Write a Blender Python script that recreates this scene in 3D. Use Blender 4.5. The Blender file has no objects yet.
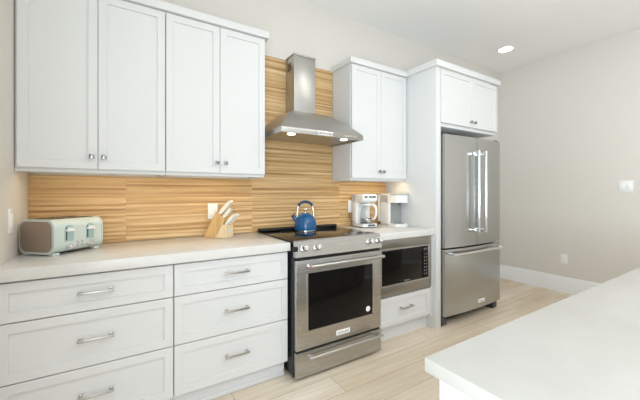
import bpy, bmesh, math, random
from math import radians, pi, sin, cos
from mathutils import Vector, Matrix, noise

S = bpy.context.scene
COL = S.collection
random.seed(7)

# ------------------------------------------------------------ camera, light, exposure
cam_d = bpy.data.cameras.new('camera')
cam = bpy.data.objects.new('camera', cam_d)
COL.objects.link(cam)
cam.location = (0.474, -2.57, 1.28)
cam.rotation_euler = (radians(90), 0, radians(-32.3))
cam_d.sensor_width = 36
cam_d.lens = 316 / 640 * 36
cam_d.shift_y = -8 / 640
cam_d.clip_start = 0.02
S.camera = cam

S.view_settings.view_transform = 'Standard'
S.view_settings.look = 'None'
S.view_settings.gamma = 1
S.view_settings.use_curve_mapping = False
S.view_settings.exposure = -0.30

W = bpy.data.worlds.new('daylight')
S.world = W
W.use_nodes = True
bgn = W.node_tree.nodes['Background']
bgn.inputs['Color'].default_value = (0.93, 0.97, 1.0, 1)
bgn.inputs['Strength'].default_value = 0.5


def area_light(name, loc, rot, sx, sy, power, color):
    l = bpy.data.lights.new(name, 'AREA')
    l.shape = 'RECTANGLE'
    l.size, l.size_y, l.energy, l.color = sx, sy, power, color
    o = bpy.data.objects.new(name, l)
    o.location, o.rotation_euler = loc, rot
    COL.objects.link(o)
    return o


# daylight through the windows behind the camera and the glazed opening in the left wall; uplights added
DAY = (0.81, 0.918, 1.0)
for wx in (1.45, 3.95):
    area_light('window_skylight', (wx, -6.42, 1.4), (radians(86), 0, 0), 2.0, 2.2, 6, DAY)
    area_light('window_ground_bounce', (wx, -6.35, 1.2), (radians(150), 0, 0), 2.0, .9, 16, DAY)  # upward-tilted light added at each rear window to lift the ceiling
area_light('window_skylight', (.04, -4.0, 1.3), (radians(86), 0, radians(-90)), 3.2, 2.3, 150, DAY)
area_light('window_ground_bounce', (.14, -4.0, 1.0), (radians(150), 0, radians(-90)), 3.0, .9, 80, DAY)  # another added upward light, brightens the ceiling from the left opening
# unseen ceiling lamps, added to even out the light on floor and island
for lx, ly, lw in ((.95, -2.0, 4), (2.7, -2.0, 9), (3.6, -2.7, 17), (1.7, -3.9, 14)):
    l = area_light('downlight_glow', (lx, ly, 3.04), (0, 0, 0),   .16, .16, lw, (1.0, .97, .93))
    l.data.shape = 'DISK'


# ------------------------------------------------------------ materials
def srgb(r, g, b):
    def f(c):
        c /= 255
        return c / 12.92 if c <= .04045 else ((c + .055) / 1.055) ** 2.4
    return (f(r), f(g), f(b), 1)


def mat(name, color, rough=.5, metal=0, **kw):
    m = bpy.data.materials.new(name)
    m.use_nodes = True
    b = m.node_tree.nodes['Principled BSDF']
    b.inputs['Base Color'].default_value = color
    b.inputs['Roughness'].default_value = rough
    b.inputs['Metallic'].default_value = metal
    for k, v in kw.items():
        b.inputs[k].default_value = v
    return m


def nodes(m):
    nt = m.node_tree
    return nt, nt.nodes['Principled BSDF']


def tex_coord(nt, scale, rot=(0, 0, 0)):
    tc = nt.nodes.new('ShaderNodeTexCoord')
    mp = nt.nodes.new('ShaderNodeMapping')
    mp.inputs['Scale'].default_value = scale
    mp.inputs['Rotation'].default_value = rot
    nt.links.new(tc.outputs['Object'], mp.inputs['Vector'])
    return mp.outputs['Vector']


def noise_node(nt, vec, scale=1, detail=4, rough=.55):
    n = nt.nodes.new('ShaderNodeTexNoise')
    n.inputs['Scale'].default_value = scale
    n.inputs['Detail'].default_value = detail
    n.inputs['Roughness'].default_value = rough
    nt.links.new(vec, n.inputs['Vector'])
    return n.outputs['Fac']


def ramp(nt, fac, stops):
    r = nt.nodes.new('ShaderNodeValToRGB')
    e = r.color_ramp.elements
    while len(e) < len(stops):
        e.new(.5)
    for i, (p, c) in enumerate(stops):
        e[i].position = p
        e[i].color = c
    nt.links.new(fac, r.inputs['Fac'])
    return r.outputs['Color']


def bump(nt, b, fac, strength, dist):
    bp = nt.nodes.new('ShaderNodeBump')
    bp.inputs['Strength'].default_value = strength
    bp.inputs['Distance'].default_value = dist
    nt.links.new(fac, bp.inputs['Height'])
    nt.links.new(bp.outputs['Normal'], b.inputs['Normal'])


def paint(name, color, rough=.6, speck=180, strength=.08, spec=.5):
    m = mat(name, color, rough, 0, **{'Specular IOR Level': spec})
    nt, b = nodes(m)
    f = noise_node(nt, tex_coord(nt, (1, 1, 1)), speck, 2)
    bump(nt, b, f, strength, .002)
    return m


def brushed(name, c, rough, axis, amount=.10):
    m = mat(name, c, rough, 1.0)
    nt, b = nodes(m)
    sc = {'x': (2, 120, 420), 'z': (420, 120, 2)}[axis]
    f = noise_node(nt, tex_coord(nt, sc), 1, 3)
    mr = nt.nodes.new('ShaderNodeMapRange')
    mr.inputs['To Min'].default_value = rough - amount
    mr.inputs['To Max'].default_value = rough + amount
    nt.links.new(f, mr.inputs['Value'])
    nt.links.new(mr.outputs['Result'], b.inputs['Roughness'])
    bump(nt, b, f, .02, .001)
    return m


def wood(name, stops, sc, rough=.5, detail=5):
    m = mat(name, stops[0][1], rough)
    nt, b = nodes(m)
    f = noise_node(nt, tex_coord(nt, sc), 1, detail)
    nt.links.new(ramp(nt, f, stops), b.inputs['Base Color'])
    return m


M = {}
M['wall'] = paint('beige_wall_paint', srgb(221, 216, 208), .7)
M['ceiling'] = paint('ceiling_paint', srgb(246, 245, 243), .8)
M['trim'] = paint('white_trim_paint', srgb(243, 243, 242), .4, 60, .02)
M['cabinet'] = paint('white_cabinet_lacquer', srgb(219, 219, 218), .5, 60, .02, .25)
M['toe'] = paint('white_toe_kick_paint', srgb(224, 224, 225), .45, 60, .02)
M['shadow_gap'] = paint('cabinet_carcass', srgb(200, 200, 198), .6)
M['chrome'] = mat('polished_chrome', srgb(225, 225, 226), .12, 1)
M['nickel'] = mat('satin_nickel', srgb(196, 195, 193), .3, 1)
M['pewter'] = mat('polished_pewter', srgb(150, 149, 148), .2, 1)
M['steel'] = brushed('brushed_steel', srgb(184, 182, 178), .27, 'x', .025)
M['steel_v'] = brushed('brushed_steel_upright', srgb(180, 181, 180), .22, 'z', .05)
M['steel_hood'] = brushed('brushed_steel_hood', srgb(186, 184, 180), .36, 'z', .05)
M['steel_dark'] = brushed('brushed_steel_dark', srgb(160, 156, 151), .34, 'x', .03)
M['black'] = paint('black_enamel', srgb(28, 29, 32), .35, 100, .02)
M['black_iron'] = paint('black_plastic', srgb(22, 21, 21), .5, 100, .02)
M['charcoal'] = paint('charcoal_plastic', srgb(72, 74, 78), .5, 100, .03)
M['glass_black'] = mat('black_oven_glass', srgb(12, 11, 11), .05, 0, **{'Specular IOR Level': .2})
M['cooktop_glass'] = mat('black_ceramic_glass', srgb(26, 22, 20), .09)
M['white_plastic'] = paint('white_plastic', srgb(240, 240, 238), .3, 80, .01)
M['cream'] = paint('cream_handle', srgb(236, 230, 216), .35, 80, .01)
M['grey_plastic'] = paint('grey_plastic', srgb(150, 152, 152), .35, 80, .01)
M['silver_plastic'] = paint('silver_plastic', srgb(178, 180, 180), .35, 80, .01)
M['white_label'] = paint('white_label', srgb(245, 244, 240), .4, 80, .01)
M['print_grey'] = mat('grey_print', srgb(190, 190, 190), .5)
M['print_dark'] = mat('dark_print', srgb(60, 60, 62), .5)
M['red'] = mat('red_enamel', srgb(165, 30, 34), .3)
M['mint'] = paint('mint_enamel', srgb(203, 214, 209), .3, 60, .01)
M['mint_dark'] = paint('mint_recess', srgb(160, 188, 186), .4, 60, .01)
M['bronze'] = brushed('warm_grey_steel', srgb(182, 166, 154), .42, 'z')
M['blue'] = paint('blue_enamel', srgb(24, 88, 138), .12, 40, .02)
M['blue_dark'] = paint('navy_handle', srgb(20, 58, 92), .35, 60, .02)
M['carafe'] = mat('carafe_glass', (1, 1, 1, 1), .03, 0, **{'Transmission Weight': 1.0, 'IOR': 1.1})
M['bamboo'] = wood('bamboo', [(.3, srgb(205, 164, 106)), (.7, srgb(226, 190, 136))], (60, 60, 4), .45)
M['bamboo_pale'] = wood('bamboo_pale', [(.3, srgb(226, 202, 160)), (.7, srgb(238, 220, 184))], (60, 60, 4), .45)
M['brass'] = mat('brass_rivet', srgb(205, 168, 96), .3, 1)

# the upright steel of the refrigerator is very slightly wavy
nt, b = nodes(M['steel_v'])
wv = noise_node(nt, tex_coord(nt, (11, 1, .5)), 1, 2)
bump(nt, b, wv, .25, .012)

# quartz worktop
m = mat('white_quartz', srgb(232, 231, 228), .22)
nt, b = nodes(m)
f = noise_node(nt, tex_coord(nt, (1, 1, 1)), 3.5, 6, .6)
nt.links.new(ramp(nt, f, [(.35, srgb(214, 212, 208)), (.65, srgb(222, 220, 217))]), b.inputs['Base Color'])
M['quartz'] = m

m = mat('island_quartz', srgb(178, 178, 173), .25)
nt, b = nodes(m)
f = noise_node(nt, tex_coord(nt, (1, 1, 1)), 3.5, 6, .6)
nt.links.new(ramp(nt, f, [(.35, srgb(179, 176, 170)), (.65, srgb(186, 184, 178))]), b.inputs['Base Color'])
M['island_quartz'] = m

# oak plank floor, boards along x
m = mat('oak_planks', srgb(205, 185, 155), .42)
nt, b = nodes(m)
br = nt.nodes.new('ShaderNodeTexBrick')
br.offset = .37
br.inputs['Scale'].default_value = 1
br.inputs['Brick Width'].default_value = 1.7
br.inputs['Row Height'].default_value = .19
br.inputs['Mortar Size'].default_value = .0018
br.inputs['Mortar Smooth'].default_value = .1
br.inputs['Bias'].default_value = 0
br.inputs['Color1'].default_value = srgb(228, 213, 191)
br.inputs['Color2'].default_value = srgb(239, 228, 212)
br.inputs['Mortar'].default_value = srgb(176, 154, 126)
nt.links.new(tex_coord(nt, (1, 1, 1)), br.inputs['Vector'])
g1 = noise_node(nt, tex_coord(nt, (1.2, 26, 1)), 1, 6, .6)
g2 = noise_node(nt, tex_coord(nt, (.9, 3.2, 1)), 1, 3, .5)
mx = nt.nodes.new('ShaderNodeMix')
mx.data_type = 'RGBA'
mx.blend_type = 'MULTIPLY'
mx.inputs['Factor'].default_value = 1
nt.links.new(br.outputs['Color'], mx.inputs['A'])
nt.links.new(ramp(nt, g1, [(.3, (.82, .79, .75, 1)), (.62, (1, 1, 1, 1))]), mx.inputs['B'])
mx2 = nt.nodes.new('ShaderNodeMix')
mx2.data_type = 'RGBA'
mx2.blend_type = 'MULTIPLY'
mx2.inputs['Factor'].default_value = 1
nt.links.new(mx.outputs['Result'], mx2.inputs['A'])
nt.links.new(ramp(nt, g2, [(.35, (.87, .82, .75, 1)), (.6, (1, 1, 1, 1))]), mx2.inputs['B'])
nt.links.new(mx2.outputs['Result'], b.inputs['Base Color'])
bump(nt, b, g1, .05, .002)
M['floor'] = m

# wood-look wavy wall tile
m = mat('wavy_wood_tile', srgb(205, 165, 110), .38)
nt, b = nodes(m)
at = nt.nodes.new('ShaderNodeAttribute')
at.attribute_name = 'tile'
tc = nt.nodes.new('ShaderNodeTexCoord')
ad = nt.nodes.new('ShaderNodeVectorMath')
ad.operation = 'ADD'
nt.links.new(tc.outputs['Object'], ad.inputs[0])
nt.links.new(at.outputs['Vector'], ad.inputs[1])
mp = nt.nodes.new('ShaderNodeMapping')
mp.inputs['Scale'].default_value = (.55, 1, 52)
nt.links.new(ad.outputs['Vector'], mp.inputs['Vector'])
f = noise_node(nt, mp.outputs['Vector'], 1, 5, .62)
nt.links.new(ramp(nt, f, [(.30, srgb(140, 100, 60)), (.42, srgb(190, 151, 100)), (.56, srgb(212, 178, 128)), (.72, srgb(230, 204, 163))]), b.inputs['Base Color'])
M['tile'] = m


def emit(name, color, strength):
    m = mat(name, color, .5)
    b = m.node_tree.nodes['Principled BSDF']
    b.inputs['Emission Color'].default_value = color
    b.inputs['Emission Strength'].default_value = strength
    return m


M['led_warm'] = emit('warm_led', (1.0, .78, .48, 1), 17)
M['lamp_white'] = emit('downlight_lens', (1.0, .97, .92, 1), 14)
M['hood_led'] = emit('hood_lamp', (1.0, .90, .74, 1), 6)
M['display'] = mat('dark_display', srgb(96, 92, 88), .15, .6)


# ------------------------------------------------------------ mesh helpers
def box(bm, x0, x1, y0, y1, z0, z1, bev=0.0, seg=2):
    r = bmesh.ops.create_cube(bm, size=1)
    vs = r['verts']
    for v in vs:
        v.co = Vector(((x0 + x1) / 2 + v.co.x * (x1 - x0), (y0 + y1) / 2 + v.co.y * (y1 - y0), (z0 + z1) / 2 + v.co.z * (z1 - z0)))
    if bev > 0:
        es = list({e for v in vs for e in v.link_edges})
        bmesh.ops.bevel(bm, geom=es, offset=bev, segments=seg, affect='EDGES', profile=.5)


def B(*a, bev=0.0, seg=2):
    bm = bmesh.new()
    box(bm, *a, bev=bev, seg=seg)
    return bm


def tube(bm, pts, r, n=12, cap=True, radii=None):
    pts = [Vector(p) for p in pts]
    rings = []
    up = None
    for i, p in enumerate(pts):
        d = (pts[min(i + 1, len(pts) - 1)] - pts[max(i - 1, 0)]).normalized()
        if up is None:
            a = Vector((0, 0, 1)) if abs(d.z) < .9 else Vector((1, 0, 0))
            up = d.cross(a).normalized()
        else:
            up = (up - d * up.dot(d)).normalized()
        s = d.cross(up)
        rr = radii[i] if radii else r
        rings.append([bm.verts.new(p + (up * cos(t) + s * sin(t)) * rr) for t in [2 * pi * k / n for k in range(n)]])
    for a, c in zip(rings, rings[1:]):
        for k in range(n):
            bm.faces.new((a[k], a[(k + 1) % n], c[(k + 1) % n], c[k]))
    if cap:
        bm.faces.new(rings[0][::-1])
        bm.faces.new(rings[-1])


def lathe(bm, prof, center=(0, 0, 0), n=32, axis='z'):
    c = Vector(center)
    rings = []
    for r, h in prof:
        ring = []
        for k in range(n):
            t = 2 * pi * k / n
            if axis == 'z':
                p = Vector((r * cos(t), r * sin(t), h))
            elif axis == 'y':       # height runs towards -y
                p = Vector((r * cos(t), -h, r * sin(t)))
            else:
                p = Vector((h, r * cos(t), r * sin(t)))
            ring.append(bm.verts.new(c + p))
        rings.append(ring)
    for a, d in zip(rings, rings[1:]):
        for k in range(n):
            bm.faces.new((a[k], a[(k + 1) % n], d[(k + 1) % n], d[k]))
    bm.faces.new(rings[0][::-1])
    bm.faces.new(rings[-1])


def prism(bm, poly, a, c, plane='xy'):
    """extrude a polygon: plane xy -> along z, xz -> along y, yz -> along x"""
    def P(u, v, w):
        return {'xy': (u, v, w), 'xz': (u, w, v), 'yz': (w, u, v)}[plane]
    lo = [bm.verts.new(P(u, v, a)) for u, v in poly]
    hi = [bm.verts.new(P(u, v, c)) for u, v in poly]
    n = len(poly)
    bm.faces.new(lo[::-1])
    bm.faces.new(hi)
    for k in range(n):
        bm.faces.new((lo[k], lo[(k + 1) % n], hi[(k + 1) % n], hi[k]))


def rrect(x0, x1, y0, y1, r, n=6):
    out = []
    for cx, cy, a0 in ((x1 - r, y1 - r, 0), (x0 + r, y1 - r, 90), (x0 + r, y0 + r, 180), (x1 - r, y0 + r, 270)):
        for k in range(n + 1):
            t = radians(a0 + 90 * k / n)
            out.append((cx + r * cos(t), cy + r * sin(t)))
    return out


def shaker(x0, x1, z0, z1, yf, t=.02, fw=.062, depth=.009):
    """a shaker front: flat frame round a recessed panel, facing -y"""
    bm = bmesh.new()
    r = bmesh.ops.create_cube(bm, size=1)
    for v in r['verts']:
        v.co = Vector(((x0 + x1) / 2 + v.co.x * (x1 - x0), yf + t / 2 + v.co.y * t, (z0 + z1) / 2 + v.co.z * (z1 - z0)))
    bmesh.ops.bevel(bm, geom=bm.edges[:], offset=.0012, segments=1, affect='EDGES')
    bm.faces.ensure_lookup_table()
    bm.normal_update()
    f = max((f for f in bm.faces if f.normal.y < -.9), key=lambda f: f.calc_area())
    bmesh.ops.inset_region(bm, faces=[f], thickness=fw, depth=0)
    bmesh.ops.inset_region(bm, faces=[f], thickness=.0025, depth=-depth)
    return bm


def text_bm(s, size, x, y, z, font_scale=1.0):
    """lettering standing on a surface that faces -y, centred on x, z"""
    cu = bpy.data.curves.new('lettering', 'FONT')
    cu.body = s
    cu.size = size
    cu.align_x = 'CENTER'
    cu.align_y = 'CENTER'
    cu.extrude = .0004
    o = bpy.data.objects.new('lettering', cu)
    me = bpy.data.meshes.new_from_object(o)
    bm = bmesh.new()
    bm.from_mesh(me)
    bpy.data.objects.remove(o)
    bpy.data.curves.remove(cu)
    bpy.data.meshes.remove(me)
    for v in bm.verts:
        v.co = Vector((x + v.co.x * font_scale, y - v.co.z, z + v.co.y))
    return bm


def link_mesh(name, bm, material, smooth=True):
    bmesh.ops.recalc_face_normals(bm, faces=bm.faces[:])
    me = bpy.data.meshes.new(name)
    bm.to_mesh(me)
    bm.free()
    if smooth:
        me.shade_smooth()
        me.set_sharp_from_angle(angle=radians(32))
    me.materials.append(M[material])
    o = bpy.data.objects.new(name, me)
    COL.objects.link(o)
    return o


def struct(name, bm, material, smooth=True, kind='structure'):
    o = link_mesh(name, bm, material, smooth)
    o['kind'] = kind
    return o


def tag(o, label, cat, group=None):
    o['label'] = label
    o['category'] = cat
    if group:
        o['group'] = group
    return o


def thing(name, label, cat, loc, rotz=0, group=None):
    o = bpy.data.objects.new(name, None)
    o.empty_display_size = .05
    COL.objects.link(o)
    o.location = loc
    o.rotation_euler = (0, 0, rotz)
    return tag(o, label, cat, group)


def part(name, bm, material, parent, world=True, label=None, smooth=True):
    """a part: its mesh is given in world coordinates unless world is False"""
    root = parent
    while root.parent:
        root = root.parent
    if world:
        for v in bm.verts:
            v.co -= root.location
    o = link_mesh(name, bm, material, smooth)
    o.parent = parent
    if label:
        o['label'] = label
    return o


def local_part(name, bm, material, parent, label=None):
    return part(name, bm, material, parent, False, label)


# ------------------------------------------------------------ the room
WX, RY, CZ = 5.26, -6.5, 3.06
CT = .936                     # worktop height
struct('floor', B(-.15, WX + .15, RY - .15, .15, -.1, 0), 'floor')
struct('ceiling', B(-.15, WX + .15, RY - .15, .15, CZ, CZ + .1), 'ceiling')
struct('wall_back', B(-.15, WX + .15, 0, .15, 0, CZ), 'wall')
bm = bmesh.new()
for y0, y1, z0, z1 in ((-2.2, 0, 0, CZ), (RY, -5.8, 0, CZ), (-5.8, -2.2, 2.6, CZ)):
    box(bm, -.15, 0, y0, y1, z0, z1)
struct('wall_left', bm, 'wall')
bm = bmesh.new()
for y0, y1, z0, z1 in ((-5.8, -5.73, 0, 2.6), (-2.27, -2.2, 0, 2.6), (-5.73, -2.27, 0, .06), (-5.73, -2.27, 2.53, 2.6), (-4.035, -3.965, .06, 2.53)):
    box(bm, -.1, -.04, y0, y1, z0, z1)
struct('window_3', bm, 'trim')
struct('wall_right', B(WX, WX + .15, RY, 0, 0, CZ), 'wall')
bm = bmesh.new()
for x0, x1, z0, z1 in ((-.15, .35, 0, CZ), (2.55, 2.85, 0, CZ), (5.05, WX + .15, 0, CZ), (.35, 2.55, 2.75, CZ), (2.85, 5.05, 2.75, CZ), (.35, 2.55, 0, .25), (2.85, 5.05, 0, .25)):
    box(bm, x0, x1, RY - .15, RY, z0, z1)
struct('wall_rear', bm, 'wall')
for n, x0, x1 in ((1, .35, 2.55), (2, 2.85, 5.05)):
    bm = bmesh.new()
    for a in ((x0, x0 + .06, .25, 2.75), (x1 - .06, x1, .25, 2.75), (x0, x1, .25, .31), (x0, x1, 2.69, 2.75), ((x0 + x1) / 2 - .025, (x0 + x1) / 2 + .025, .25, 2.75)):
        box(bm, a[0], a[1], RY - .1, RY - .04, a[2], a[3])
    struct('window_%d' % n, bm, 'trim')


bm = bmesh.new()
prism(bm, [(WX, 0), (WX - .018, 0), (WX - .018, .185), (WX - .012, .2), (WX, .2)], RY, -.001, 'xz')
struct('baseboard_right', bm, 'trim')
bm = bmesh.new()
prism(bm, [(0, 0), (-.018, 0), (-.018, .185), (-.012, .2), (0, .2)], 4.0, WX - .018, 'yz')
struct('baseboard_back', bm, 'trim')

# backsplash of wavy tiles, real relief
def backsplash():
    bm = bmesh.new()
    lay = bm.verts.layers.float_vector.new('tile')
    joints_x = [-.402, .508, 1.418, 2.328, 3.3]
    th = .306
    dz = .0055
    z_rows = [CT + th * k for k in range(6)]
    for i in range(4):
        for j in range(5):
            xa, xb = max(joints_x[i], .002), min(joints_x[i + 1], 2.953)
            za, zb = z_rows[j], z_rows[j] + th
            mid = (1.43, 2.238)
            segs = []
            if zb <= 1.40 or za < 1.385:
                segs.append((xa, xb, za, min(zb, 1.3865)))
            if zb > 1.3865:
                a2, b2 = max(xa, mid[0]), min(xb, mid[1])
                if b2 > a2 + .002:
                    segs.append((a2, b2, max(za, 1.3865), min(zb, 2.462)))
            off = Vector((random.uniform(0, 40), random.uniform(0, 40), random.uniform(0, 40)))
            for (x0, x1, z0, z1) in segs:
                if z1 - z0 < .003:
                    continue
                nx = max(2, int((x1 - x0) / .03))
                nz = max(2, int((z1 - z0) / dz))
                grid = []
                for a in range(nx + 1):
                    col = []
                    for c in range(nz + 1):
                        x = x0 + (x1 - x0) * a / nx
                        z = z0 + (z1 - z0) * c / nz
                        w = noise.noise(Vector((x * .35, 0, z * 9)) + off)
                        ph = z / .034 + .9 * w + .22 * noise.noise(Vector((x * 1.6, 3, z * 20)) + off)
                        h = .5 + .5 * cos(2 * pi * ph)
                        edge = min(min(x - xa, xb - x), min(z - za, zb - z))
                        y = -.006 - .0048 * h
                        if edge < .001:
                            y = -.0035
                        v = bm.verts.new((x, y, z))
                        v[lay] = off
                        col.append(v)
                    grid.append(col)
                for a in range(nx):
                    for c in range(nz):
                        bm.faces.new((grid[a][c], grid[a + 1][c], grid[a + 1][c + 1], grid[a][c + 1]))
    # solid backing
    def back(x0, x1, z0, z1):
        box(bm, x0, x1, -.003, 0, z0, z1)
    back(.002, 2.953, CT, 1.3865)
    back(1.43, 2.238, 1.3865, 2.462)
    bmesh.ops.recalc_face_normals(bm, faces=bm.faces[:])
    for f in bm.faces:
        if len(f.verts) == 4 and f.calc_center_median().y < -.0032 and f.normal.y > 0 and abs(f.normal.y) > .05:
            f.normal_flip()
    me = bpy.data.meshes.new('backsplash')
    bm.to_mesh(me)
    bm.free()
    me.shade_smooth()
    me.set_sharp_from_angle(angle=radians(60))
    me.materials.append(M['tile'])
    o = bpy.data.objects.new('backsplash', me)
    COL.objects.link(o)
    o['kind'] = 'structure'


backsplash()

# crown moulding along the cabinet tops: front boards with mitred returns
KZ0, KZ1 = 2.447, 2.497
UF = -.31                     # face of the upper doors
FF = -.665                    # face of the fridge cabinet doors
bm = bmesh.new()
box(bm, .001, 1.432, UF - .024, UF + .01, KZ0, KZ1, bev=.002)
box(bm, 1.408, 1.432, UF + .01, -.001, KZ0, KZ1)
struct('trim_1', bm, 'cabinet')
bm = bmesh.new()
box(bm, 2.216, 2.93, UF - .024, UF + .01, KZ0, KZ1, bev=.002)
box(bm, 2.216, 2.24, UF + .01, -.015, KZ0, KZ1)
box(bm, 2.93, 2.956, FF - .004, -.001, KZ0 + .004, KZ1 + .01)
box(bm, 2.93, 4.022, FF - .026, FF - .002, KZ0 + .004, KZ1 + .01, bev=.002)
box(bm, 3.998, 4.022, FF - .002, -.001, KZ0 + .004, KZ1 + .01)
struct('trim_2', bm, 'cabinet')


# ------------------------------------------------------------ cabinets
def square_knob(x, z, yf):
    bm = bmesh.new()
    tube(bm, [(x, yf, z), (x, yf - .016, z)], .005, 12)
    box(bm, x - .0125, x + .0125, yf - .027, yf - .014, z - .0125, z + .0125, bev=.002)
    return bm


def bar_pull(x, z, yf, L=.152):
    bm = bmesh.new()
    for s in (-1, 1):
        xx = x + s * (L / 2 - .012)
        box(bm, xx - .009, xx + .009, yf - .004, yf, z - .009, z + .009, bev=.001)
        box(bm, xx - .006, xx + .006, yf - .03, yf - .002, z - .006, z + .006, bev=.001)
    box(bm, x - L / 2, x + L / 2, yf - .034, yf - .024, z - .006, z + .006, bev=.002)
    return bm


def upper_cabinet(label, x0, x1, seam, doors, knobs, bottom, top, yf, kz):
    t = thing('wall_cabinet', label, 'cabinet', ((x0 + x1) / 2, yf, bottom))
    yb = -.002 if x1 < 1.45 else -.0155
    bm = B(x0, x1, yf + .0215, yb, bottom + .016, top)
    box(bm, x0, x1, yf + .0215, yf + .042, bottom, bottom + .016)
    box(bm, x0, x0 + .018, yf + .042, yb, bottom, bottom + .016)
    box(bm, x1 - .018, x1, yf + .042, yb, bottom, bottom + .016)
    part('body', bm, 'cabinet', t)
    for (a, c), kx in zip(doors, knobs):
        d = part('door', shaker(a, c, bottom + .022, top - .004, yf), 'cabinet', t)
        part('knob', square_knob(kx, kz, yf), 'pewter', d)
    return t


upper_cabinet('white shaker wall cabinet in the left corner above the mint toaster', .002, .7215, .364, ((.012, .3625), (.3655, .7195)), (.335, .393), 1.392, 2.447, UF, 1.485)
upper_cabinet('white shaker wall cabinet beside the range hood, above the knife block', .7235, 1.408, 1.069, ((.7255, 1.0675), (1.0705, 1.406)), (1.045, 1.105), 1.392, 2.447, UF, 1.485)
upper_cabinet('white shaker wall cabinet right of the hood, above the coffee makers', 2.24, 2.9535, 2.6, ((2.246, 2.5975), (2.6005, 2.948)), (2.573, 2.625), 1.387, 2.447, UF, 1.475)

# refrigerator enclosure: tall end panel, and the deep cabinet over the fridge
tag(struct('fridge_end_panel', B(2.956, 3.022, FF, -.001, 0, 2.451, bev=.001), 'cabinet'), 'tall white end panel between the right worktop and the refrigerator', 'panel')
bpy.data.objects['fridge_end_panel'].pop('kind')
t = thing('wall_cabinet', 'short deep white cabinet above the stainless refrigerator', 'cabinet', (3.5, FF, 1.905))
part('body', B(3.0225, 3.996, FF + .0215, -.002, 1.905, 2.451, bev=.001), 'cabinet', t)
for a, c, kx in ((3.03, 3.5205, 3.490), (3.5235, 3.993, 3.556)):
    d = part('door', shaker(a, c, 1.94, 2.446, FF), 'cabinet', t)
    part('knob', square_knob(kx, 1.99, FF), 'pewter', d)

BF = -.622                    # face of the drawers
def drawer_unit(label, x0, x1, px):
    t = thing('base_cabinet', label, 'cabinet', ((x0 + x1) / 2, BF, 0))
    part('body', B(x0, x1, BF + .0215, -.002, .118, CT - .0565, bev=.001), 'cabinet', t)
    bm = bmesh.new()
    box(bm, x0, x1, -.56, -.545, 0, .118)
    box(bm, x0, x1, -.568, -.56, 0, .03, bev=.003)
    part('toe_kick', bm, 'toe', t)
    for z0, z1, pz in ((.689, .868, .783), (.412, .684, .551), (.122, .407, .272)):
        d = part('drawer', shaker(x0 + .002, x1 - .002, z0, z1, BF), 'cabinet', t)
        part('handle', bar_pull(px, pz, BF), 'nickel', d)


drawer_unit('white three-drawer base cabinet in the left corner, under the toaster', .002, .7285, .372)
drawer_unit('white three-drawer base cabinet next to the range, under the knife block', .7305, 1.445, 1.089)

# right base unit that houses the built-in microwave
t = thing('base_cabinet', 'white base cabinet under the built-in microwave, single drawer at the bottom', 'cabinet', (2.6, BF, 0))
bm = bmesh.new()
box(bm, 2.248, 2.266, BF + .0215, -.002, .118, CT - .0565)
box(bm, 2.936, 2.954, BF + .0215, -.002, .118, CT - .0565)
box(bm, 2.266, 2.936, BF + .0215, -.002, .118, .136)
box(bm, 2.266, 2.936, BF + .0215, -.002, .375, .393)
box(bm, 2.266, 2.936, -.02, -.002, .136, CT - .0565)
box(bm, 2.928, 2.954, BF, BF + .0215, .118, CT - .0565)
part('body', bm, 'cabinet', t)
bm = bmesh.new()
box(bm, 2.248, 2.954, -.56, -.545, 0, .118)
part('toe_kick', bm, 'toe', t)
d = part('drawer', shaker(2.252, 2.925, .142, .385, BF), 'cabinet', t)
part('handle', bar_pull(2.6, .275, BF), 'nickel', d)

# worktops
tag(link_mesh('worktop', B(.001, 1.452, -.648, -.014, CT - .056, CT, bev=.002), 'quartz'), 'white quartz worktop left of the range, carrying toaster and knife block', 'worktop')
tag(link_mesh('worktop', B(2.246, 2.955, -.648, -.014, CT - .056, CT, bev=.002), 'quartz'), 'white quartz worktop right of the range, carrying the two coffee makers', 'worktop')


# ------------------------------------------------------------ kitchen island
t = thing('kitchen_island', 'white kitchen island with a pale quartz top in the right foreground', 'island', (2.7, -2.7, 0))
IX0, IX1, IY0, IY1, IT = 1.04, 4.1, -3.15, -2.104, .916
part('countertop', B(IX0, IX1, IY0, IY1, IT - .031, IT, bev=.003), 'island_quartz', t)
part('body', B(IX0 + .05, IX1 - .04, IY0 + .3, IY1 - .06, .1, IT - .0315), 'cabinet', t)
part('toe_kick', B(IX0 + .1, IX1 - .1, IY0 + .35, IY1 - .12, 0, .1), 'toe', t)
part('end_panel', B(IX0 + .014, IX0 + .0495, IY0 + .3, IY1 - .085, .1, IT - .0315, bev=.001), 'cabinet', t)
part('corner_post', B(IX0 + .006, IX0 + .0495, IY1 - .0845, IY1 - .035, .0, IT - .0315, bev=.001), 'cabinet', t)
for k in range(5):
    xa = IX0 + .06 + k * .584
    bm = shaker(-(xa + .58), -xa, .12, IT - .05, -(IY1 - .04))
    for v in bm.verts:
        v.co.x, v.co.y = -v.co.x, -v.co.y
    part('door', bm, 'cabinet', t)


# ------------------------------------------------------------ range
def nameplate(parent, x, z, y, w, h, s):
    p = part('nameplate', B(x - w / 2, x + w / 2, y - .002, y, z - h / 2, z + h / 2, bev=.0008), 'white_label', parent)
    part('lettering', text_bm(s, h * .62, x, y - .002, z, .98 * w / (h * .62 * len(s) * .56)), 'print_dark', p)


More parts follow.
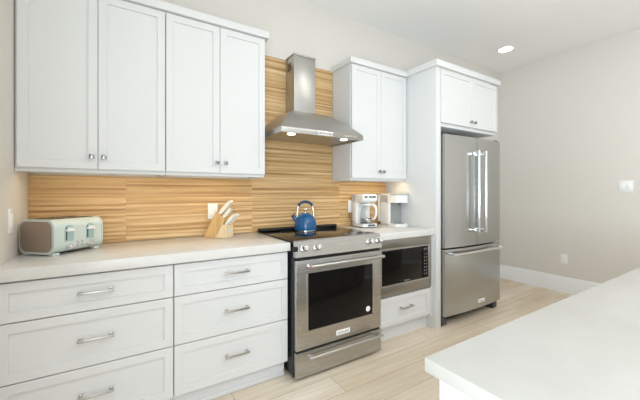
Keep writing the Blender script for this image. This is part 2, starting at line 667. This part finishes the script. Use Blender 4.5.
t = thing('range', 'stainless steel slide-in electric range between the white base cabinets', 'range', (1.85, -.7, 0))
RX0, RX1, RF = 1.468, 2.230, -.70
part('body', B(RX0 - .004, RX1 + .004, RF + .035, -.03, .03, CT - .004, bev=.002), 'black', t)
bm = bmesh.new()
box(bm, RX0 - .010, RX0 + .02, -.692, -.652, CT - .06, CT - .025, bev=.004)
part('side_bracket', bm, 'black_iron', t)
RT = .947
part('cooktop', B(1.454, 2.244, -.655, -.02, CT + .001, RT, bev=.002), 'cooktop_glass', t)
part('vent_trim', B(1.458, 2.240, -.085, -.022, RT, RT + .024, bev=.008, seg=3), 'black_iron', t)
for cx, cy, r in ((1.65, -.46, .105), (2.04, -.46, .085), (1.66, -.21, .075), (2.05, -.22, .105)):
    bm = bmesh.new()
    n = 40
    ri = [[bm.verts.new((cx + rr * cos(2 * pi * k / n), cy + rr * sin(2 * pi * k / n), RT + z)) for k in range(n)] for rr, z in ((r, .0001), (r, .0006), (r - .003, .0006), (r - .003, .0001))]
    for q in range(4):
        for k in range(n):
            bm.faces.new((ri[q][k], ri[q][(k + 1) % n], ri[(q + 1) % 4][(k + 1) % n], ri[(q + 1) % 4][k]))
    part('burner_ring', bm, 'charcoal', t)
# sloped control panel
bm = bmesh.new()
prism(bm, [(-.64, RT - .002), (-.662, RT + .002), (-.672, RT - .004), (-.702, .838), (-.64, .838)], RX0 - .004, RX1 + .012, 'yz')
bmesh.ops.recalc_face_normals(bm, faces=bm.faces[:])
cp = part('control_panel', bm, 'steel', t)
nrm = Vector((0, -(RT - .004 - .838), -.03)).normalized()
nrm = Vector((0, -.105, .03)).normalized()
def on_panel(z):
    return -.702 + .03 * (z - .838) / (RT - .004 - .838)
bm = bmesh.new()
prism(bm, [(on_panel(.85) - .0012, .85), (on_panel(.935) - .0012, .935), (on_panel(.935) + .002, .935), (on_panel(.85) + .002, .85)], 1.795, 2.06, 'yz')
part('touch_display', bm, 'steel', cp)
for kx in (1.538, 1.640, 2.122, 2.217):
    bm = bmesh.new()
    kz = .894
    c = Vector((kx, on_panel(kz), kz))
    rot = Vector((0, -1, 0)).rotation_difference(nrm).to_matrix()
    lathe(bm, [(.026, 0), (.026, .006), (.022, .008), (.0195, .012), (.0185, .034), (.016, .038), (.001, .0385)], axis='y', n=28)
    box(bm, -.0025, .0025, -.0415, -.037, -.014, .016, bev=.001)
    for v in bm.verts:
        v.co = rot @ v.co + c
    part('knob', bm, 'chrome', t)
# oven door
dr = part('oven_door', B(RX0, RX1, RF, RF + .033, .207, .815, bev=.004), 'steel', t)
for x0, x1, z0, z1 in ((1.547, 1.559, .330, .722), (2.140, 2.152, .330, .722)):
    part('window_trim', B(x0, x1, RF - .004, RF + .001, z0, z1, bev=.001), 'nickel', dr)
part('oven_window', B(1.559, 2.140, RF - .003, RF + .001, .330, .722, bev=.001), 'glass_black', dr)
bm = bmesh.new()
lathe(bm, [(.021, 0), (.021, .0006), (.001, .0007)], center=(2.094, RF - .003, .378), axis='y', n=24)
part('sticker', bm, 'white_label', dr)


def bar_handle(x0, x1, z, yf, r, stand, mount_w=.022):
    bm = bmesh.new()
    y = yf - stand
    tube(bm, [(x0, y, z), (x1, y, z)], r, 16)
    for xx in (x0 + mount_w * .7, x1 - mount_w * .7):
        box(bm, xx - mount_w / 2, xx + mount_w / 2, y, yf, z - r * .8, z + r * .8, bev=.002)
    return bm


h = part('handle', bar_handle(1.552, 2.215, .778, RF, .0125, .052), 'nickel', dr)
bm = bmesh.new()
lathe(bm, [(.0085, 0), (.0085, -.0015), (.001, -.002)], center=(1.552, RF - .052, .778), axis='x', n=20)
part('medallion', bm, 'red', h)
nameplate(dr, 1.857, .257, RF, .125, .036, 'KitchenAid')
for z0, z1 in ((.192, .207), (.815, .838)):
    part('vent_gap', B(RX0 + .004, RX1 - .004, RF + .012, RF + .034, z0, z1), 'black_iron', t)
sd = part('storage_drawer', B(RX0, RX1, RF, RF + .033, .022, .192, bev=.004), 'steel', t)
part('handle', bar_handle(1.545, 2.212, .160, RF, .0095, .045, .03), 'nickel', sd)
for fx in (1.50, 2.20):
    for fy in (-.62, -.08):
        bm = bmesh.new()
        lathe(bm, [(.018, 0), (.018, .006), (.01, .008), (.01, .031)], center=(fx, fy, 0), n=16)
        part('foot', bm, 'black_iron', t)


# ------------------------------------------------------------ range hood
t = thing('range_hood', 'stainless steel chimney range hood on the wall above the range', 'hood', (1.833, -.25, 1.72))
HX0, HX1, HY0 = 1.452, 2.212, -.505
HZ0, HZ1, HZ2 = 1.716, 1.756, 1.975
CX0, CX1, CY0 = 1.728, 1.94, -.172
bm = bmesh.new()
# open-bottomed rim
box(bm, HX0, HX1, HY0, HY0 + .014, HZ0, HZ1, bev=.001)
box(bm, HX0, HX0 + .014, HY0 + .014, -.0165, HZ0, HZ1)
box(bm, HX1 - .014, HX1, HY0 + .014, -.0165, HZ0, HZ1)
part('rim', bm, 'steel_hood', t)
# canopy: four concave faces lofted from the rim up to the flue
bm = bmesh.new()
N = 14
rings = []
for k in range(N + 1):
    s = k / N
    e = s
    z = HZ1 + (HZ2 - HZ1) * (1 - (1 - s) ** 1.5)
    x0 = HX0 + (CX0 - HX0) * e
    x1 = HX1 + (CX1 - HX1) * e
    y0 = HY0 + (CY0 - HY0) * e
    rings.append([bm.verts.new(p) for p in ((x0, -.0165, z), (x0, y0, z), (x1, y0, z), (x1, -.0165, z))])
for a, c in zip(rings, rings[1:]):
    for k in range(4):
        bm.faces.new((a[k], a[(k + 1) % 4], c[(k + 1) % 4], c[k]))
bm.faces.new(rings[0][::-1])
bm.faces.new(rings[-1])
part('canopy', bm, 'steel_hood', t)
part('filter_panel', B(HX0 + .014, HX1 - .014, HY0 + .014, -.017, HZ0 + .012, HZ1 - .002), 'steel_hood', t)
bm = bmesh.new()
box(bm, CX0, CX1, CY0, -.0165, HZ2 - .003, 2.455, bev=.0015)
fl = part('chimney', bm, 'steel_hood', t)
part('top_cap', B(CX0 - .003, CX1 + .003, CY0 - .003, -.0165, 2.455, 2.468), 'steel_dark', fl)
bm = bmesh.new()
for k in range(5):
    box(bm, CX0 - .0012, CX0 + .001, -.125, -.055, 2.34 + k * .014, 2.347 + k * .014)
part('vent_slots', bm, 'black_iron', fl)
for lx in (1.585, 2.085):
    bm = bmesh.new()
    lathe(bm, [(.03, 0), (.03, .006), (.001, .007)], center=(lx, -.40, HZ0 + .0055), n=24)
    part('lamp', bm, 'hood_led', t)
p = part('nameplate', B(1.765, 1.893, HY0 - .0016, HY0, HZ0 + .007, HZ1 - .006, bev=.0006), 'white_label', t)
part('plate_face', B(1.771, 1.887, HY0 - .0022, HY0 - .001, HZ0 + .012, HZ1 - .011), 'steel_dark', p)
part('lettering', text_bm('KitchenAid', .017, 1.829, HY0 - .0022, (HZ0 + HZ1) / 2, 1.05), 'white_label', p)
part('control_strip', B(1.905, HX1 - .002, HY0 - .0012, HY0, HZ0 + .004, HZ1 - .003), 'steel_dark', t)
for k in range(5):
    bm = bmesh.new()
    lathe(bm, [(.0065, 0), (.0065, .003), (.001, .0035)], center=(2.03 + k * .026, HY0 - .001, HZ0 + .021), axis='y', n=16)
    part('button', bm, 'chrome', t)


# ------------------------------------------------------------ built-in microwave
t = thing('microwave', 'black-glass built-in microwave with a stainless trim frame under the right worktop', 'microwave', (2.6, BF - .01, .4))
MX0, MX1, MZ0, MZ1 = 2.246, 2.926, .402, .876
ix0, ix1, iz0, iz1 = 2.285, 2.892, .484, .80
bm = bmesh.new()
y0, y1 = BF - .012, BF + .02
box(bm, MX0, ix0, y0, y1, MZ0, MZ1, bev=.001)
box(bm, ix1, MX1, y0, y1, MZ0, MZ1, bev=.001)
box(bm, ix0, ix1, y0, y1, MZ0, iz0, bev=.001)
box(bm, ix0, ix1, y0, y1, iz1, MZ1, bev=.001)
part('trim_frame', bm, 'steel_dark', t)
bm = bmesh.new()
for a in ((ix0, ix0 + .012, iz0, iz1), (ix1 - .012, ix1, iz0, iz1), (ix0 + .012, ix1 - .012, iz0, iz0 + .012), (ix0 + .012, ix1 - .012, iz1 - .012, iz1)):
    box(bm, a[0], a[1], BF - .018, BF + .005, a[2], a[3], bev=.001)
part('inner_frame', bm, 'nickel', t)
part('housing', B(ix0 + .01, ix1 - .01, BF + .02, -.08, iz0, iz1), 'black', t)
d = part('door', B(ix0 + .012, 2.795, BF - .014, BF + .018, iz0 + .012, iz1 - .012, bev=.001), 'glass_black', t)
part('lettering', text_bm('KitchenAid', .016, 2.60, BF - .014, iz0 + .026), 'print_grey', d)
c = part('control_panel', B(2.797, ix1 - .012, BF - .014, BF + .018, iz0 + .012, iz1 - .012, bev=.001), 'glass_black', t)
for r in range(7):
    bm = bmesh.new()
    for q in range(2):
        box(bm, 2.825 + q * .028, 2.835 + q * .028, BF - .0146, BF - .0135, iz0 + .047 + r * .03, iz0 + .052 + r * .03)
    part('key_row', bm, 'print_grey', c)
part('clock_display', B(2.815, 2.868, BF - .0146, BF - .0135, iz1 - .052, iz1 - .032), 'display', c)


# ------------------------------------------------------------ refrigerator
t = thing('refrigerator', 'stainless french-door refrigerator with a bottom freezer drawer', 'refrigerator', (3.5, -.68, 0))
FX0, FX1 = 3.044, 4.004
FC, FW = (FX0 + FX1) / 2, (FX1 - FX0) / 2
def front_y(x):
    return -.690 - .030 * (1 - ((x - FC) / FW) ** 2)
def door_bm(x0, x1, z0, z1, back=-.615):
    bm = bmesh.new()
    pts = []
    for k in range(17):
        x = x0 + (x1 - x0) * k / 16
        y = front_y(x)
        if k in (0, 16):
            pts.append((x, y + .008))
            x += .003 if k == 0 else -.003
            pts.append((x, y + .001)) if k == 0 else pts.insert(-1, (x, y + .001))
        else:
            pts.append((x, y))
    pts += [(x1, back), (x0, back)]
    prism(bm, pts, z0, z1, 'xy')
    return bm


part('body', B(FX0 + .004, FX1 - .004, -.612, -.03, .045, 1.80, bev=.003), 'charcoal', t)
FZ = .745
ld = part('door', door_bm(FX0, FC - .0015, FZ + .005, 1.825), 'steel_v', t)
rd = part('door', door_bm(FC + .0015, FX1, FZ + .005, 1.825), 'steel_v', t)
fz = part('freezer_drawer', door_bm(FX0, FX1, .105, FZ - .010), 'steel_v', t)
part('grille', B(FX0 + .02, FX1 - .02, -.61, -.56, .03, .105), 'black_iron', t)
for x in (FX0 + .035, FX1 - .035):
    part('hinge_cover', B(x - .03, x + .03, -.67, -.56, 1.8255, 1.846, bev=.004), 'charcoal', t)
for x in (FX0 + .038, FX1 - .038):
    bm = bmesh.new()
    prism(bm, rrect(-.655, -.56, 0, .095, .02), x - .034, x + .034, 'yz')
    part('roller_foot', bm, 'charcoal', t)


def upright_handle(x, z0, z1):
    bm = bmesh.new()
    yf = front_y(x)
    y = yf - .058
    tube(bm, [(x, y, z0), (x, y, z1)], .0125, 16)
    for z in (z0 + .02, z1 - .02):
        box(bm, x - .011, x + .011, y, yf + .004, z - .015, z + .015, bev=.003)
    return bm


part('handle', upright_handle(FC - .060, .876, 1.690), 'chrome', ld)
part('handle', upright_handle(FC + .060, .876, 1.690), 'chrome', rd)
bm = bmesh.new()
tube(bm, [(FX0 + .07, -.757, .690), (FX1 - .03, -.757, .690)], .0125, 16)
for x in (FX0 + .09, FX1 - .05):
    box(bm, x - .015, x + .015, -.757, front_y(x) + .005, .679, .701, bev=.003)
part('handle', bm, 'chrome', fz)
nameplate(fz, FC + .075, .172, front_y(FC + .075) + .0006, .118, .036, 'KitchenAid')


# ------------------------------------------------------------ lights of the room
def strip(label, x0, x1, zb):
    """a slim lamp screwed to the recessed underside of a wall cabinet, behind the front lip"""
    t = thing('under_cabinet_light', label, 'light', ((x0 + x1) / 2, -.245, zb))
    part('housing', B(x0, x1, -.262, -.228, zb - .004, zb), 'white_plastic', t)
    part('diffuser', B(x0 + .005, x1 - .005, -.258, -.232, zb - .007, zb - .004), 'led_warm', t)


strip('warm light strip under the wall cabinet above the toaster', .10, .69, 1.4078)
strip('warm light strip under the wall cabinet above the knife block', .76, 1.37, 1.4078)
strip('warm light strip under the wall cabinet above the coffee makers', 2.28, 2.92, 1.4028)

t = thing('ceiling_downlight', 'round recessed white downlight in the ceiling near the refrigerator', 'light', (4.53, -.48, CZ))
bm = bmesh.new()
lathe(bm, [(.095, 0), (.095, -.004), (.08, -.008), (.0775, -.008), (.0775, 0)], center=(4.53, -.48, CZ - .0005), n=36)
part('trim_ring', bm, 'trim', t)
bm = bmesh.new()
lathe(bm, [(.077, 0), (.077, -.005), (.001, -.0055)], center=(4.53, -.48, CZ - .001), n=36)
part('lens', bm, 'lamp_white', t)


# ------------------------------------------------------------ switches and outlets
def outlet_y(name, label, cat, x0, x1, z0, z1, y, kind):
    xc, zc = (x0 + x1) / 2, (z0 + z1) / 2
    t = thing(name, label, cat, (xc, y, zc))
    part('cover_plate', B(x0, x1, y - .006, y, z0, z1, bev=.002), 'white_plastic', t)
    for s in (-1, 1):
        part('socket', B(xc - .016, xc + .016, y - .008, y - .005, zc + s * .022 - .014, zc + s * .022 + .014, bev=.002), 'white_label', t)
    return t


outlet_y('wall_outlet', 'white outlet plate on the tiles behind the knife block', 'outlet', 1.052, 1.126, 1.068, 1.190, -.0145, 'o')
outlet_y('wall_outlet', 'white outlet plate on the tiles behind the coffee maker', 'outlet', 2.425, 2.499, 1.072, 1.194, -.0145, 'o')


def plate_x(name, label, cat, x, sgn, yc, zc, w, h, rockers, sockets=False):
    t = thing(name, label, cat, (x, yc, zc))
    def bx(a, c, y0, y1, z0, z1):
        return B(min(x + sgn * a, x + sgn * c), max(x + sgn * a, x + sgn * c), y0, y1, z0, z1, bev=.0015)
    part('cover_plate', bx(0, .006, yc - w / 2, yc + w / 2, zc - h / 2, zc + h / 2), 'white_plastic', t)
    if sockets:
        for s in (-1, 1):
            part('socket', bx(.005, .008, yc - .016, yc + .016, zc + s * .022 - .014, zc + s * .022 + .014), 'white_label', t)
    else:
        for k in range(rockers):
            c = yc + (k - (rockers - 1) / 2) * .046
            part('rocker', bx(.005, .010, c - .0165, c + .0165, zc - .033, zc + .033), 'white_label', t)


plate_x('light_switch', 'white switch plate on the left wall above the toaster corner', 'switch', 0, 1, -.365, 1.132, .074, .124, 1)
plate_x('light_switch', 'white double rocker switch plate high on the right wall', 'switch', WX, -1, -1.41, 1.345, .118, .124, 2)
plate_x('wall_outlet', 'white outlet plate low on the right wall above the baseboard', 'outlet', WX, -1, -.826, .425, .074, .118, 0, True)


# ------------------------------------------------------------ toaster (local frame: front faces -y, x along the front)
t = thing('toaster', 'mint green four-slice toaster in the left corner of the worktop', 'toaster', (.195, -.215, CT), radians(45))
TL, TD, TH = .30, .235, .192
bm = bmesh.new()
prof = []
for (y, z) in rrect(-TD / 2, TD / 2, .012, TH, .045, 8):
    prof.append((y, z))
prism(bm, prof, -TL / 2 + .012, TL / 2 - .012, 'yz')
sh = local_part('shell', bm, 'mint', t)
for s in (-1, 1):
    bm = bmesh.new()
    xa, xb = sorted((s * (TL / 2 - .012), s * (TL / 2 - .004)))
    prism(bm, rrect(-TD / 2 - .003, TD / 2 + .003, .008, TH + .003, .047, 8), xa, xb, 'yz')
    e = local_part('end_cap', bm, 'mint', t)
    bm = bmesh.new()
    xa, xb = sorted((s * (TL / 2 - .005), s * (TL / 2)))
    prism(bm, rrect(-TD / 2 + .010, TD / 2 - .010, .022, TH - .008, .040, 8), xa, xb, 'yz')
    local_part('end_panel', bm, 'bronze', e, 'warm grey metal end panel')
for sx in (-1, 1):
    for sy in (-1, 1):
        local_part('foot', B(sx * .12 - .018, sx * .12 + .018, sy * .088 - .016, sy * .088 + .016, 0, .014, bev=.003), 'mint', t)
bm = bmesh.new()
box(bm, -TL / 2 + .03, TL / 2 - .03, -.075, .075, TH - .002, TH + .003, bev=.002)
tp = local_part('slot_plate', bm, 'nickel', t)
bm = bmesh.new()
for sy in (-.045, .045):
    for sx in (-.06, .06):
        for q in (-.012, .012):
            box(bm, sx - .05, sx + .05, sy + q - .007, sy + q + .007, TH + .0025, TH + .0042)
local_part('bread_slot', bm, 'black_iron', tp)
for sx in (-.062, .062):
    bm = bmesh.new()
    poly = [(sx - .024, .072), (sx + .024, .072), (sx + .024, .138)] + [(sx + .024 * cos(a), .138 + .024 * sin(a)) for a in [pi * k / 10 for k in range(1, 10)]] + [(sx - .024, .138)]
    prism(bm, poly, -TD / 2 - .0025, -TD / 2 + .002, 'xz')
    rc = local_part('lever_recess', bm, 'mint_dark', t, 'darker green arched lever recess')
    local_part('slot', B(sx - .019, sx - .013, -TD / 2 - .0032, -TD / 2 - .002, .08, .150), 'black_iron', rc)
    bm = bmesh.new()
    pl = [(sx + .022 * cos(a), .127 + .020 * sin(a)) for a in [pi * k / 12 for k in range(13)]]
    prism(bm, pl, -TD / 2 - .016, -TD / 2 - .002, 'xz')
    local_part('lever', bm, 'white_plastic', rc, 'white rounded lever')
    bm = bmesh.new()
    lathe(bm, [(.0145, 0), (.0145, .003), (.012, .004), (.0115, .012), (.001, .013)], center=(sx, -TD / 2, .045), axis='y', n=24)
    kn = local_part('dial', bm, 'chrome', t)
    local_part('dial_face', B(sx - .0015, sx + .0015, -TD / 2 - .0145, -TD / 2 - .012, .037, .054), 'white_label', kn)
for r in range(2):
    for q in (-.014, .014):
        bm = bmesh.new()
        lathe(bm, [(.005, 0), (.005, .003), (.001, .0035)], center=(q, -TD / 2, .042 + r * .02), axis='y', n=14)
        local_part('button', bm, 'nickel', t)


# ------------------------------------------------------------ knife block (front faces local -y)
t = thing('knife_block', 'slanted bamboo knife block with white-handled knives on the left worktop', 'knife block', (1.106, -.130, CT), radians(43))
w = .047
bm = bmesh.new()
prism(bm, [(.098, 0), (.006, 0), (-.082, .136), (-.002, .198)], -w, w, 'yz')
bmesh.ops.bevel(bm, geom=bm.edges[:], offset=.002, segments=2, affect='EDGES')
local_part('slanted_block', bm, 'bamboo', t)
bm = bmesh.new()
prism(bm, [(.0045, .001), (-.096, .001), (-.096, .098), (-.0605, .104)], -w, w, 'yz')
bmesh.ops.bevel(bm, geom=bm.edges[:], offset=.002, segments=2, affect='EDGES')
fb = local_part('front_box', bm, 'bamboo_pale', t)
bm = bmesh.new()
prism(bm, rrect(-.026, .026, .044, .064, .009, 5), -.098, -.095, 'xz')
lb = local_part('label_plate', bm, 'white_label', fb)
local_part('lettering', text_bm('Cuisinart', .0115, 0, -.098, .054), 'print_dark', lb)
AX = Vector((0, -.68, .73)).normalized()       # direction the blades are drawn
def knife(label, base, L, tw, th, group, rivets=True):
    """base: local point on the block top; handle drawn out along AX"""
    side = Vector((1, 0, 0))
    up = side.cross(AX).normalized()
    R = t.rotation_euler.to_matrix()
    o = thing('kitchen_knife', label, 'knife', Vector(t.location) + R @ Vector(base), t.rotation_euler.z, group)
    bm = bmesh.new()
    pts = []
    for k in range(9):
        s = k / 8
        pts.append((s * L, th * (.8 + .25 * math.sin(s * pi * 1.1 + .2) + .12 * s)))
    prof = [(a, h_) for a, h_ in pts] + [(a, -h_) for a, h_ in pts[::-1]]
    lo = [bm.verts.new(-side * tw + AX * a + up * h_) for a, h_ in prof]
    hi = [bm.verts.new(side * tw + AX * a + up * h_) for a, h_ in prof]
    bm.faces.new(lo[::-1])
    bm.faces.new(hi)
    n = len(prof)
    for k in range(n):
        bm.faces.new((lo[k], lo[(k + 1) % n], hi[(k + 1) % n], hi[k]))
    bmesh.ops.recalc_face_normals(bm, faces=bm.faces[:])
    bmesh.ops.bevel(bm, geom=bm.edges[:], offset=.0015, segments=1, affect='EDGES')
    hd = local_part('handle', bm, 'cream', o)
    bm = bmesh.new()
    pa = [-side * .0012 + AX * -.006 + up * (th * .9), -side * .0012 + AX * .0 + up * (th * .9), -side * .0012 + AX * .0 - up * (th * .9), -side * .0012 - AX * .006 - up * (th * .9)]
    lo = [bm.verts.new(p) for p in pa]
    hi = [bm.verts.new(p + side * .0024) for p in pa]
    bm.faces.new(lo[::-1])
    bm.faces.new(hi)
    for k in range(4):
        bm.faces.new((lo[k], lo[(k + 1) % 4], hi[(k + 1) % 4], hi[k]))
    local_part('blade', bm, 'chrome', o)
    if rivets:
        for a in (.3, .6):
            bm = bmesh.new()
            lathe(bm, [(.0005, -tw - .001), (.003, -tw - .0008), (.003, tw + .0008), (.0005, tw + .001)], center=AX * a * L, axis='x', n=10)
            local_part('rivet', bm, 'nickel', hd)
    return o


knife('white knife handle, taller of the two at the back, left in the knife block', (-.026, -.026, .1812), .125, .0095, .013, None)
knife('white knife handle, tall one at the back, right in the knife block', (.006, -.024, .1828), .130, .0095, .013, None)
knife('white middle-row knife handle at the left of the knife block', (-.027, -.058, .1562), .085, .009, .011, None)
for k in range(6):
    knife('white steak knife handle in the front row of the knife block', (-.036 + k * .0145, -.081, .1035), .098, .0058, .0095, 'steak knives in the front row of the block', False)
# kitchen shears and sharpening steel at the right of the block
R = t.rotation_euler.to_matrix()
o = thing('kitchen_shears', 'brass-toned kitchen shears handles in the middle row of the knife block', 'shears', Vector(t.location) + R @ Vector((.003, -.054, .160)), t.rotation_euler.z)
for s in (-1, 1):
    bm = bmesh.new()
    pts = [Vector((s * .0085 + .0075 * cos(a), 0, 0)) + AX * (.062 + .018 * sin(a)) for a in [2 * pi * k / 16 for k in range(17)]]
    tube(bm, pts, .003, 8)
    tube(bm, [Vector((s * .004, 0, 0)) + AX * -.004, Vector((s * .008, 0, 0)) + AX * .047], .004, 8)
    local_part('handle', bm, 'brass', o)
o = thing('sharpening_steel', 'sharpening steel with a white knobbed handle at the right of the knife block', 'sharpener', Vector(t.location) + R @ Vector((.036, -.050, .163)), t.rotation_euler.z)
bm = bmesh.new()
tube(bm, [AX * -.004, AX * .012, AX * .05, AX * .068, AX * .074], .008, 12, radii=[.006, .006, .0075, .0095, .006])
local_part('handle', bm, 'white_plastic', o)
bm = bmesh.new()
tube(bm, [AX * .0735, AX * .078], .005, 12)
local_part('end_cap', bm, 'nickel', o)


# ------------------------------------------------------------ kettle
KX, KY = 1.815, -.215
t = thing('kettle', 'glossy blue stovetop kettle with a looped handle on the rear burner', 'kettle', (KX, KY, RT + .0012), radians(-20))
bm = bmesh.new()
lathe(bm, [(.001, .006), (.088, .006), (.094, .012), (.096, .030), (.095, .055), (.090, .085), (.079, .112), (.064, .130), (.050, .139), (.048, .141), (.001, .141)], n=48)
bd = local_part('body', bm, 'blue', t)
bm = bmesh.new()
lathe(bm, [(.001, 0), (.090, 0), (.0935, .004), (.0935, .010), (.088, .0115), (.001, .0115)], n=48)
local_part('base_ring', bm, 'chrome', t)
bm = bmesh.new()
lathe(bm, [(.001, .140), (.047, .140), (.045, .145), (.030, .151), (.012, .153), (.001, .153)], n=32)
ldk = local_part('lid', bm, 'blue', t)
bm = bmesh.new()
lathe(bm, [(.006, .152), (.0055, .163), (.0115, .168), (.0145, .178), (.0115, .188), (.004, .191), (.0005, .1915)], n=24)
local_part('lid_knob', bm, 'chrome', ldk)
bm = bmesh.new()
tube(bm, [(-.072, 0, .088), (-.090, 0, .106), (-.102, 0, .124)], .014, 16, radii=[.022, .017, .0145])
sp = local_part('spout', bm, 'blue', t)
bm = bmesh.new()
tube(bm, [(-.101, 0, .122), (-.110, 0, .136)], .016, 16, radii=[.0165, .0155])
tube(bm, [(-.102, 0, .138), (-.094, 0, .150), (-.085, 0, .152)], .004, 8)
local_part('spout_cover', bm, 'black_iron', sp)
arc = []
for k in range(25):
    a = pi * k / 24
    arc.append((.066 * cos(a), 0, .188 + .062 * sin(a)))
bm = bmesh.new()
tube(bm, [(.070, 0, .110), (.0715, 0, .15), (.066, 0, .188)] + arc[1:5], .006, 12)
tube(bm, arc[20:24] + [(-.066, 0, .188), (-.0715, 0, .15), (-.070, 0, .110)], .006, 12)
hb = local_part('handle_bracket', bm, 'chrome', t)
bm = bmesh.new()
tube(bm, arc[3:22], .0115, 16)
local_part('handle_grip', bm, 'blue_dark', hb)


# ------------------------------------------------------------ drip coffee maker (front faces local -y)
t = thing('coffee_maker', 'white drip coffee maker with a glass carafe, left of the pod machine', 'coffee maker', (2.522, -.152, CT), radians(-8))
t.scale = (1, 1, 1.06)
cw = .085
bm = bmesh.new()
prism(bm, rrect(-cw, cw, .015, .105, .02, 5), .022, .30, 'xy')
local_part('water_tank', bm, 'white_plastic', t)
bm = bmesh.new()
prism(bm, rrect(-cw, cw, -.115, .105, .03, 6), .008, .036, 'xy')
bs = local_part('base', bm, 'white_plastic', t)
bm = bmesh.new()
prism(bm, rrect(-cw + .004, cw - .004, -.110, .101, .028, 6), 0, .0085, 'xy')
local_part('foot_ring', bm, 'charcoal', bs)
local_part('control_strip', B(-.03, .05, -.117, -.113, .014, .030, bev=.001), 'charcoal', bs)
bm = bmesh.new()
lathe(bm, [(.062, .0355), (.062, .039), (.001, .0392)], center=(0, -.045, 0), n=32)
local_part('warming_plate', bm, 'charcoal', bs)
bm = bmesh.new()
# brew head: wedge that narrows downwards
prism(bm, [(.105, .228), (-.080, .228), (-.104, .248), (-.110, .298), (.105, .298)], -cw, cw, 'yz')
bmesh.ops.bevel(bm, geom=bm.edges[:], offset=.006, segments=3, affect='EDGES')
hd = local_part('brew_head', bm, 'white_plastic', t)
local_part('lid', B(-cw + .008, cw - .008, -.098, .095, .2975, .305, bev=.003), 'white_plastic', hd)
for k, (a, c) in enumerate(((-.060, -.035), (-.012, .012), (.020, .060))):
    bm = bmesh.new()
    box(bm, a, c, -.1115, -.105, .272, .287)
    local_part('button', bm, 'charcoal', hd)
bm = bmesh.new()
lathe(bm, [(.050, .040), (.060, .046), (.064, .075), (.062, .125), (.050, .165), (.046, .185), (.050, .200), (.047, .200), (.043, .185), (.047, .165), (.059, .125), (.061, .075), (.057, .048), (.001, .043)], center=(0, -.045, 0), n=40)
cf = local_part('carafe', bm, 'carafe', t)
bm = bmesh.new()
lathe(bm, [(.050, .200), (.052, .204), (.050, .216), (.02, .221), (.001, .222)], center=(0, -.045, 0), n=32)
local_part('carafe_lid', bm, 'white_plastic', cf)
bm = bmesh.new()
lathe(bm, [(.0655, .070), (.0655, .080), (.0645, .080), (.0645, .070)], center=(0, -.045, 0), n=32)
local_part('carafe_band', bm, 'nickel', cf)
bm = bmesh.new()
ha = radians(-62)
ux, uy = cos(ha), sin(ha)
tube(bm, [(ux * r_, -.045 + uy * r_, z) for r_, z in ((.047, .207), (.072, .210), (.096, .192), (.105, .155), (.101, .115), (.088, .085), (.066, .076))], .010, 12, radii=[.009, .011, .0125, .0125, .0115, .010, .008])
local_part('carafe_handle', bm, 'white_plastic', cf)
bm = bmesh.new()
tube(bm, [(-.086, .06, .05), (-.10, .08, .04), (-.103, .11, .08), (-.095, .14, .15), (-.085, .158, .19)], .003, 8)
local_part('cord', bm, 'charcoal', t)


# ------------------------------------------------------------ pod coffee machine (front faces local -y)
t = thing('pod_coffee_machine', 'white single-serve pod coffee machine beside the tall end panel', 'coffee machine', (2.870, -.185, CT), radians(-4))
t.scale = (1, 1, 1.05)
pw = .078
bm = bmesh.new()
prism(bm, rrect(-pw, pw, -.055, .110, .03, 6), .0, .295, 'xy')
local_part('column', bm, 'white_plastic', t)
bm = bmesh.new()
prism(bm, rrect(-pw, pw, -.165, .110, .03, 6), .225, .295, 'xy')
hd = local_part('brew_head', bm, 'white_plastic', t)
bm = bmesh.new()
prism(bm, rrect(-pw + .004, pw - .004, -.161, .106, .028, 6), .2955, .312, 'xy')
ld = local_part('top_lid', bm, 'white_plastic', hd)
local_part('display_strip', B(-pw - .0005, pw + .0005, -.1645, -.060, .2965, .309, bev=.002), 'silver_plastic', hd)
bm = bmesh.new()
for k in range(3):
    lathe(bm, [(.009, 0), (.009, .002), (.001, .0022)], center=(-.03 + k * .03, -.115, .312), n=16)
local_part('button', bm, 'charcoal', ld)
bm = bmesh.new()
prism(bm, rrect(-pw, pw, -.165, .10, .03, 6), 0, .024, 'xy')
bs = local_part('base', bm, 'white_plastic', t)
bm = bmesh.new()
lathe(bm, [(.050, .024), (.050, .027), (.001, .0272)], center=(0, -.108, 0), n=28)
local_part('drip_tray', bm, 'grey_plastic', bs)
local_part('cup_bay', B(-pw + .012, pw - .012, -.060, -.053, .026, .224), 'grey_plastic', t, 'grey back of the cup bay')
bm = bmesh.new()
lathe(bm, [(.024, 0), (.018, -.018), (.001, -.018)], center=(0, -.108, .2255), n=20)
local_part('spout', bm, 'charcoal', hd)
local_part('water_tank', B(-pw + .004, pw - .004, .1105, .150, .03, .305, bev=.008), 'white_plastic', t)
